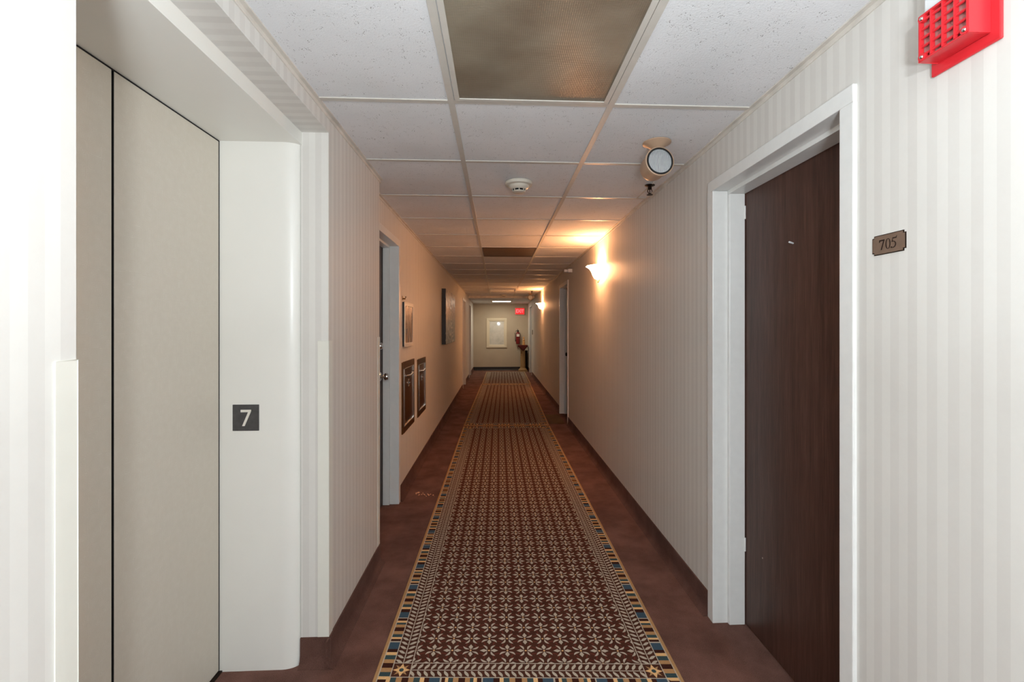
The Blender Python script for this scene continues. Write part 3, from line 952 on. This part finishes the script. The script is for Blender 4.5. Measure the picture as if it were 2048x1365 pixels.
def chute(yc, wy, zc, hz, label):
    loc = (XL2, yc, zc)
    t = thing('chute_door', loc, label, 'chute door', 'brown metal chute doors in the left wall')
    x = XL2; F = 0.052
    b = MB(loc)
    y0, y1, z0_, z1_ = yc - wy / 2, yc + wy / 2, zc - hz / 2, zc + hz / 2
    for bx in ((y0, y0 + F, z0_, z1_), (y1 - F, y1, z0_, z1_), (y0 + F, y1 - F, z0_, z0_ + F), (y0 + F, y1 - F, z1_ - F, z1_)):
        b.box(x - 0.0, x + 0.009, *bx)
    b.build('frame', M['bronze'], t, bevel=0.002)
    b = MB(loc)
    e = F; q = 0.005
    for bx in ((y0 + e, y0 + e + q, z0_ + e, z1_ - e), (y1 - e - q, y1 - e, z0_ + e, z1_ - e), (y0 + e, y1 - e, z0_ + e, z0_ + e + q), (y0 + e, y1 - e, z1_ - e - q, z1_ - e)):
        b.box(x, x + 0.014, *bx)
    b.build('bright_edging', M['chrome'], t, bevel=0.001)
    b = MB(loc); b.box(x, x + 0.005, y0 + e + q, y1 - e - q, z0_ + e + q, z1_ - e - q); b.build('door_panel', M['bronze'], t)
    b = MB(loc)
    hz_ = z1_ - 0.115
    for yy in (y0 + 0.10, y1 - 0.10):
        b.lathe([(0, 0), (0.013, 0), (0.011, 0.006), (0.006, 0.014), (0.0, 0.014)], (x + 0.005, yy, hz_), 'X', 12)
    b.tube([(x + 0.016, y0 + 0.095, hz_), (x + 0.021, yc, hz_ - 0.010), (x + 0.016, y1 - 0.095, hz_)], 0.008, 10)
    b.build('handle', M['chrome'], t, smooth=True)
    b = MB(loc); b.box(x + 0.005, x + 0.009, yc - 0.015, yc + 0.015, hz_ - 0.105, hz_ - 0.045)
    b.lathe([(0, 0), (0.012, 0), (0.012, 0.01), (0, 0.012)], (x + 0.009, yc, hz_ - 0.075), 'X', 12)
    b.build('latch', M['chrome'], t, bevel=0.001)
    return t
chute(3.872, 0.515, 1.345 - 0.562, 0.575, 'brown metal chute door nearer the camera, below the white-framed picture')
chute(4.545, 0.475, 1.345 - 0.575, 0.550, 'second brown metal chute door, narrower-looking and farther from the camera')

# ------------------------------------------------------------------ end wall group
loc = (-0.011, YE, 1.345 - 0.152)
t = thing('framed_print', loc, 'large cream-framed glazed print hanging on the end wall', 'picture')
W2, H2, FWD = 0.655 / 2, 0.945 / 2, 0.10
b = MB(loc)
x, y, z = loc
prof = [(0, 0), (0, 0.022), (0.02, 0.030), (0.075, 0.026), (0.085, 0.018), (FWD, 0.014), (FWD, 0)]
for (ax, s_) in (('v', -1), ('v', 1), ('h', -1), ('h', 1)):
    # mitred moulding strips
    ringA, ringB = [], []
    for u, d in prof:
        if ax == 'v':
            ringA.append((x + s_ * (W2 - u), y - d, z - H2 + u)); ringB.append((x + s_ * (W2 - u), y - d, z + H2 - u))
        else:
            ringA.append((x - W2 + u, y - d, z + s_ * (H2 - u))); ringB.append((x + W2 - u, y - d, z + s_ * (H2 - u)))
    n_ = len(prof)
    for i in range(n_ - 1): b.face([ringA[i], ringA[i + 1], ringB[i + 1], ringB[i]])
b.build('frame', M['creamframe'], t)
b = MB(loc); b.box(x - W2 + FWD - .002, x + W2 - FWD + .002, y - 0.006, y - 0.002, z - H2 + FWD - .002, z + H2 - FWD + .002); b.build('print', M['greyart'], t)
b = MB(loc); b.box(x - W2 + FWD - .001, x + W2 - FWD + .001, y - 0.011, y - 0.009, z - H2 + FWD - .001, z + H2 - FWD + .001); b.build('glass', M['glass'], t)

# exit sign
loc = (0.728, YE, 1.345 + 0.545)
t = thing('exit_sign', loc, 'glowing red exit sign high on the end wall', 'exit sign')
b = MB(loc); b.box(0.575, 0.881, YE - 0.045, YE, loc[2] - 0.108, loc[2] + 0.108); b.build('housing', plain('pinkish_sign_housing', (226, 150, 140), 0.4), t, bevel=0.006)
b = MB(loc); b.box(0.590, 0.866, YE - 0.048, YE - 0.044, loc[2] - 0.093, loc[2] + 0.093); b.build('face', M['exitred'], t)
me = text_mesh('EXIT', 0.155, 0.0015, 0.004); me.materials.append(M['exitdark'])
o = bpy.data.objects.new('lettering', me); COL.objects.link(o); o.parent = t
o.location = (0, -0.0495, 0); o.rotation_euler = (PI / 2, 0, 0); o.scale = (0.80, 1, 1)

# fire extinguisher
loc = (0.665, YE - 0.085, 0.845)
t = thing('fire_extinguisher', loc, 'red fire extinguisher with black hose hanging on the end wall', 'fire extinguisher')
x, y, z = loc
b = MB(loc); b.lathe([(0, 0), (0.055, 0), (0.064, 0.008), (0.066, 0.03), (0.066, 0.30), (0.058, 0.345), (0.036, 0.372), (0.022, 0.380), (0.022, 0.395), (0, 0.395)], loc, 'Z', 28); b.build('cylinder', M['extred'], t, smooth=True)
b = MB(loc); b.box(x - 0.045, x + 0.045, y - 0.0685, y - 0.060, z + 0.235, z + 0.315); b.build('paper_label', M['whiteframe'], t, bevel=0.004)
b = MB(loc); b.lathe([(0, 0.39), (0.026, 0.39), (0.026, 0.43), (0.012, 0.44), (0, 0.44)], loc, 'Z', 16); b.tube([(x, y, z + .43), (x - 0.01, y - .03, z + .455), (x - 0.02, y - .10, z + .47)], .009, 8); b.tube([(x, y, z + .42), (x - 0.01, y - .05, z + .425), (x - 0.02, y - .10, z + .41)], .007, 8)
b.lathe([(0, -0.012), (0.02, -0.012), (0.02, 0), (0, 0)], (x + 0.01, y - 0.022, z + 0.41), 'Y', 14)
b.build('valve', M['gasket'], t, smooth=True)
b = MB(loc); b.tube([(x, y - .01, z + .42), (x - 0.06, y - .02, z + .42), (x - 0.09, y - .02, z + .34), (x - 0.085, y - .02, z + .20), (x - 0.078, y - .02, z + .08)], [.010, .010, .010, .010, .014], 10); b.build('hose', M['gasket'], t, smooth=True)
b = MB(loc); b.box(x - 0.02, x + 0.02, YE - 0.022, YE - 0.001, z + 0.25, z + 0.43); b.build('bracket', M['gasket'], t)

# pedestal with its cloth, figurine
loc = (0.805, YE - 0.36, 0.0)
t = thing('pedestal', loc, 'tan column pedestal standing in the far right corner', 'pedestal')
x, y, z = loc
b = MB(loc); b.box(x - 0.135, x + 0.135, y - 0.135, y + 0.135, 0.0, 0.045)
b.lathe([(0.125, 0.045), (0.128, 0.06), (0.110, 0.078), (0.098, 0.085), (0.095, 0.10), (0.082, 0.112)], loc, 'Z', 32); b.build('plinth', M['stone'], t, smooth=True)
b = MB(loc)
seg = 64; rings = []
for hh in (0.105, 0.70):
    ring = []
    for i in range(seg):
        a = 2 * PI * i / seg; r_ = (0.080 if hh < .3 else 0.070) * (1 - 0.06 * (i % 4 in (1, 2)))
        ring.append(b.bm.verts.new(Vector((r_ * math.cos(a), r_ * math.sin(a), hh))))
    rings.append(ring)
for i in range(seg): b.bm.faces.new((rings[0][i], rings[0][(i + 1) % seg], rings[1][(i + 1) % seg], rings[1][i]))
b.build('fluted_shaft', M['stone'], t)
b = MB(loc); b.lathe([(0.070, 0.69), (0.078, 0.70), (0.080, 0.715), (0.105, 0.760), (0.118, 0.775)], loc, 'Z', 32); b.box(x - 0.14, x + 0.14, y - 0.14, y + 0.14, 0.775, 0.815); b.build('capital', M['stone'], t, smooth=True)
# cloth: square cloth turned 45 degrees, corners hanging
b = MB(loc)
N = 16; half = 0.235; vs = {}
for i in range(N + 1):
    for j in range(N + 1):
        u = -half + 2 * half * i / N; v = -half + 2 * half * j / N
        X_ = (u - v) / math.sqrt(2); Y_ = (u + v) / math.sqrt(2)
        dx = max(0, abs(X_) - 0.147); dy = max(0, abs(Y_) - 0.147)
        drop = dx + dy
        X2 = math.copysign(min(abs(X_), 0.147) + 0.10 * dx, X_); Y2 = math.copysign(min(abs(Y_), 0.147) + 0.10 * dy, Y_)
        vs[i, j] = b.bm.verts.new(Vector((X2, Y2, 0.8185 - drop * 0.98)))
for i in range(N):
    for j in range(N): b.bm.faces.new((vs[i, j], vs[i + 1, j], vs[i + 1, j + 1], vs[i, j + 1]))
o = b.build('draped_cloth', M['cloth'], smooth=True)
o.location = loc
sm_ = o.modifiers.new('thick', 'SOLIDIFY'); sm_.thickness = 0.003; sm_.offset = 1
tag(o, 'dark burgundy cloth draped over the top of the tan pedestal', 'cloth')
loc = (0.835, YE - 0.36, 0.8225)
t = thing('figurine', loc, 'small amber ceramic figurine standing on the cloth-covered pedestal', 'figurine')
b = MB(loc); b.lathe([(0, 0), (0.050, 0), (0.052, 0.012), (0.044, 0.02), (0, 0.02)], loc, 'Z', 24); b.build('foot', M['figure'], t, smooth=True)
b = MB(loc); b.lathe([(0.0, 0.018), (0.042, 0.018), (0.045, 0.06), (0.034, 0.11), (0.038, 0.145), (0.044, 0.165), (0.030, 0.185), (0.012, 0.19), (0.012, 0.195), (0.026, 0.21), (0.028, 0.232), (0.018, 0.252), (0, 0.258)], loc, 'Z', 24, sy=0.8); b.build('body', M['figure'], t, smooth=True)

# dark bin behind the pedestal
loc = (0.895, YE - 0.125, 0.0)
t = thing('waste_bin', loc, 'tall narrow black bin behind the pedestal in the right corner', 'bin')
b = MB(loc); b.lathe([(0, 0.0), (0.070, 0.0), (0.078, 0.02), (0.078, 0.62), (0.081, 0.625), (0.081, 0.64), (0.074, 0.64), (0.072, 0.03), (0, 0.03)], loc, 'Z', 28); b.build('body', M['bin'], t, smooth=True)
b = MB(loc); b.lathe([(0.083, 0.60), (0.084, 0.62), (0.083, 0.63)], loc, 'Z', 28); b.build('rim_band', M['oldbronze'], t, smooth=True)

# outlet on the right wall
loc = (XR, 10.9, 0.37)
t = thing('wall_outlet', loc, 'white wall outlet low on the right wall beyond the farther sconce', 'outlet')
b = MB(loc); b.box(XR - 0.005, XR, 10.86, 10.94, 0.31, 0.43); b.build('cover_plate', M['white'], t, bevel=0.002)
for zz in (0.345, 0.395):
    b = MB(loc); b.box(XR - 0.0065, XR - 0.004, 10.882, 10.918, zz - 0.014, zz + 0.014); b.build('socket', M['detector'], t, bevel=0.001)
# small white box sensor high on the right wall
loc = (XR, 5.95, 2.105)
t = thing('wall_sensor', loc, 'small white box sensor high on the right wall above the side door', 'sensor')
b = MB(loc); b.box(XR - 0.105, XR, 5.91, 5.99, 2.09, 2.125); b.build('case', M['white'], t, bevel=0.006)
b = MB(loc); b.box(XR - 0.06, XR - 0.001, 5.885, 6.015, 2.085, 2.13); b.build('mounting_block', M['white'], t, bevel=0.004)
